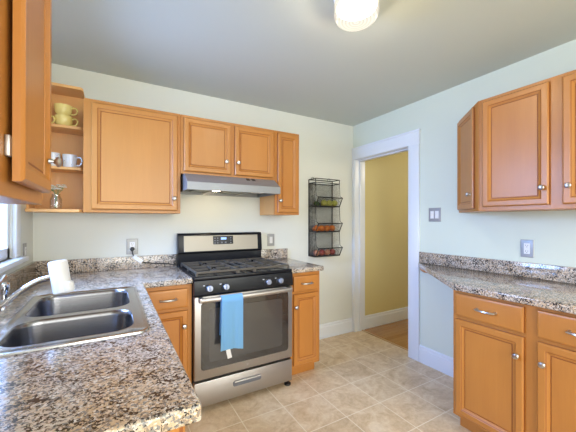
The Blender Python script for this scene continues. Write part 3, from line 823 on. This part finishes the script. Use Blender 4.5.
for i, x in enumerate((-.560, -.494, -.426)):
    fruit('red_apple', 'apple', f'dark red apple at the back of the bottom wire basket, {ORD[i]} from the left', x, -.0335, z, .0255, RED, g3)

# ---------------- cups, mugs and vase on the corner shelves
def cup(name, label, cat, c, r, h, m, ang, group, foot=.75):
    c = Vector(c); t = thing(name, label, cat, c, group)
    bm = lathe(nb(), [(0, .0005), (r*foot, .0005), (r*foot*1.05, .006), (r*.93, h*.35), (r, h*.7), (r*1.02, h), (r*.95, h), (r*.92, h*.7), (r*.85, h*.35), (r*foot*.9, .01), (0, .008)], c, n=28)
    link('bowl' if 'cup' in name else 'body', bm, m, t, 60)
    d = Vector((math.cos(ang), math.sin(ang), 0))
    pts = curve([c+d*(r*.97)+Vector((0, 0, h*.80)), c+d*(r+.022)+Vector((0, 0, h*.84)), c+d*(r+.034)+Vector((0, 0, h*.55)), c+d*(r+.020)+Vector((0, 0, h*.25)), c+d*(r*.88)+Vector((0, 0, h*.22))], 6)
    link('handle', tube(nb(), pts, .0055, 8), m, t, 60)
    return t
g = 'yellow cups on the top shelf'
cup('coffee_cup', 'lower pale yellow cup of the stack on the top corner shelf', 'cup', (-2.755, -.105, 1.9415), .052, .076, PALEY, -.35, g, .62)
cup('coffee_cup', 'upper pale yellow cup of the stack on the top corner shelf', 'cup', (-2.758, -.105, 2.0180), .052, .076, PALEY, -.30, g, .62)
cup('coffee_cup', 'pale yellow cup left of the stacked pair, half hidden by the cabinet door', 'cup', (-2.876, -.115, 1.9415), .046, .072, PALEY, -.35, g, .62)
cup('mug', 'white mug with blue marks nearest the right end of the middle corner shelf', 'mug', (-2.720, -.115, 1.6615), .042, .092, SPECK, -.30, 'mugs on the middle shelf', .92)
cup('mug', 'white speckled mug partly hidden behind the cabinet door knob', 'mug', (-2.815, -.115, 1.6615), .042, .096, SPECK, 2.6, 'mugs on the middle shelf', .92)
def vase():
    c = Vector((-2.785, -.200, 1.3715))
    t = thing('glass_vase', 'clear glass vase of small white flowers on the bottom corner shelf', 'vase', c)
    bm = lathe(nb(), [(0, .001), (.030, .001), (.033, .006), (.034, .066), (.029, .078), (.024, .086), (.0235, .096), (.0255, .102), (.023, .102), (.021, .096), (.0215, .086), (.026, .078), (.031, .065), (.030, .010), (0, .006)], c, n=28)
    link('bottle', bm, JAR, t, 60)
    random.seed(3); st = nb(); fl = nb(); lf = nb()
    for k in range(13):
        a = k*2.4; rr = .012+.040*random.random(); top = c+Vector((rr*math.cos(a)+.004, rr*math.sin(a), .130+.038*random.random()))
        tube(st, [c+Vector((.006*math.cos(a), .006*math.sin(a), .012)), c+Vector((.004*math.cos(a), .004*math.sin(a), .09)), top], .0011, 5)
        for q in range(5):
            b = q*2*math.pi/5+a; p = top+Vector((.0085*math.cos(b), .0085*math.sin(b), .001))
            lathe(fl, [(0, -.002), (.006, -.001), (.0075, .001), (0, .004)], p, (math.cos(b)*.4, math.sin(b)*.4, 1), 8)
        if k % 2 == 0:
            p = top+Vector((.012*math.cos(a+1), .012*math.sin(a+1), -.010)); lathe(lf, [(0, -.012), (.005, -.003), (.004, .004), (0, .012)], p, (math.cos(a+1), math.sin(a+1), .5), 8, sy=.25)
    link('stems', st, LEAF, t); link('flowers', fl, PETAL, t); link('leaves', lf, LEAF, t)
vase()

# ---------------- outlets, switches
def receptacle(bm_w, bm_d, c, u, n):
    """duplex receptacle drawn at c: u along the wall, n out of it"""
    c, u, n = Vector(c), Vector(u), Vector(n); v = Vector((0, 0, 1))
    def pl(bm, a0, a1, b0, b1, d0, d1):
        vs = [bm.verts.new(c+u*a+v*b+n*d) for d in (d0, d1) for a, b in ((a0, b0), (a1, b0), (a1, b1), (a0, b1))]
        for f in ((3, 2, 1, 0), (4, 5, 6, 7), (0, 1, 5, 4), (1, 2, 6, 5), (2, 3, 7, 6), (3, 0, 4, 7)): bm.faces.new([vs[i] for i in f])
    for s in (-1, 1):
        if s < 0: pl(bm_w, -.0175, .0175, -.036, .036, .0052, .0075)
        pl(bm_d, -.008, -.0055, s*.0195-.002, s*.0195+.007, .0076, .0079); pl(bm_d, .0055, .008, s*.0195-.002, s*.0195+.007, .0076, .0079)
        pl(bm_d, -.002, .002, s*.0195-.010, s*.0195-.006, .0076, .0079)
    return pl
def plate(name, label, cat, c, u, n, w, h, kind='outlet'):
    c, u, n = Vector(c), Vector(u), Vector(n)
    t = thing(name, label, cat, c-Vector((0, 0, h/2)))
    v = Vector((0, 0, 1)); bm = face_loops(nb(), c-u*w/2-v*h/2+n*.0006, u, v, n, w, h, [(0, 0), (0, .002), (.003, .0045), (.006, .005)])
    link('cover_plate', bm, PLATEM, t, 20)
    a, b = nb(), nb()
    if kind == 'outlet':
        receptacle(a, b, c, u, n); link('receptacle', a, WPLAST, t); link('slot', b, BLACKM, t)
    elif kind == 'decora':
        b.free(); a.free(); bm = face_loops(nb(), c-u*.0165-v*.033+n*.0052, u, v, n, .033, .066, [(0, 0), (0, .002), (.002, .004), (.006, .003)]); link('rocker', bm, WPLAST, t)
    else:
        a.free(); b.free()
        for s in (-1, 1):
            bm = face_loops(nb(), c+u*(s*.023-.0165)-v*.033+n*.0052, u, v, n, .033, .066, [(0, 0), (0, .0015), (.002, .003)]); r = link('switch_insert', bm, WPLAST, t)
            bm = face_loops(nb(), c+u*(s*.023-.005)-v*.012+n*.0082, u, v, n, .010, .024, [(0, 0), (.001, .006), (.003, .009)]); link('toggle', bm, WPLAST, r)
    return t
plate('outlet', 'silver plate outlet above the counter left of the range, cord plugged in', 'outlet', (-2.325, 0, 1.091), (1, 0, 0), (0, -1, 0), .082, .122)
plate('light_switch', 'silver plate rocker switch just right of the range backguard', 'switch', (-1.090, 0, 1.106), (1, 0, 0), (0, -1, 0), .078, .120, 'decora')
plate('outlet', 'silver plate outlet above the right counter', 'outlet', (0, -1.735, 1.110), (0, -1, 0), (-1, 0, 0), .076, .120)
plate('light_switch', 'square double switch plate beside the doorway', 'switch', (0, -1.048, 1.353), (0, -1, 0), (-1, 0, 0), .116, .122, 'double')
plate('outlet', 'silver outlet plate on the left wall between window and corner', 'outlet', (-W, -.240, 1.095), (0, 1, 0), (1, 0, 0), .078, .120)

# ---------------- range power cord
def cord():
    t = thing('power_cord', 'black power cord with a white tag running along the backsplash to the range', 'cord', (-2.2, -.04, .93))
    px, pz = -2.325, 1.0715
    bm = lathe(nb(), [(0, .0082), (.016, .0082), (.017, .014), (.014, .028), (.008, .034), (0, .035)], (px, 0, pz), (0, -1, 0), 16); link('plug', bm, BLACKM, t)
    pts = curve([(px, -.026, pz-.008), (px+.002, -.034, pz-.035), (px+.016, -.034, 1.012), (-2.265, -.034, .972), (-2.20, -.036, .955), (-2.13, -.040, .948), (-2.06, -.048, .940), (-2.01, -.052, .930), (-1.9968, -.052, .926)], 7)
    bm = tube(nb(), pts, .0042, 8); link('cable', bm, BLACKM, t)
    bm = nb(); box(bm, -.040, .040, -.0050, .0050, -.015, .015, .002, 1)
    bmesh.ops.transform(bm, matrix=Matrix.Translation((-2.288, -.0265-.011, .992)) @ Matrix.Rotation(math.radians(40), 4, 'Y'), verts=bm.verts)
    link('cord_tag', bm, WPLAST, t)['label'] = 'white cord tag'
cord()

# ---------------- ceiling lamp
def ceiling_lamp():
    c = Vector((-1.41, -1.57, H))
    t = thing('ceiling_lamp', 'lit flush-mount ceiling lamp with a ribbed white glass drum', 'lamp', c)
    bm = lathe(nb(), [(0, -.0005), (.108, -.0005), (.112, -.006), (.108, -.013), (.100, -.014), (.100, -.056), (.097, -.056), (.095, -.030), (0, -.030)], c, n=40); link('canopy', bm, WHITE, t)  # inner pan deepened to keep bulb light off the ceiling
    prof = [(.1045, -.0145), (.1095, -.020), (.1105, -.026), (.1095, -.032), (.1105, -.038), (.1095, -.044), (.1105, -.050), (.1095, -.056), (.1105, -.062), (.1095, -.068), (.1105, -.074), (.1095, -.080), (.1105, -.086), (.109, -.094), (.106, -.103), (.100, -.112)]
    for k, rr in enumerate((.094, .087, .079, .071, .063, .055, .047, .039, .031, .023, .015, .008)):
        prof.append((rr, -.117-.011*(1-(rr/.094)**2)-(.0018 if k % 2 else 0)))
    prof.append((0, -.129))
    bm = lathe(nb(), prof, c, n=48); link('glass_shade', bm, SHADE, t, 25)
    bm = nb(); bmesh.ops.create_uvsphere(bm, u_segments=20, v_segments=12, radius=.030)
    bmesh.ops.translate(bm, verts=bm.verts, vec=c+Vector((0, 0, -.080))); link('bulb', bm, BULB, t, 80)
ceiling_lamp()
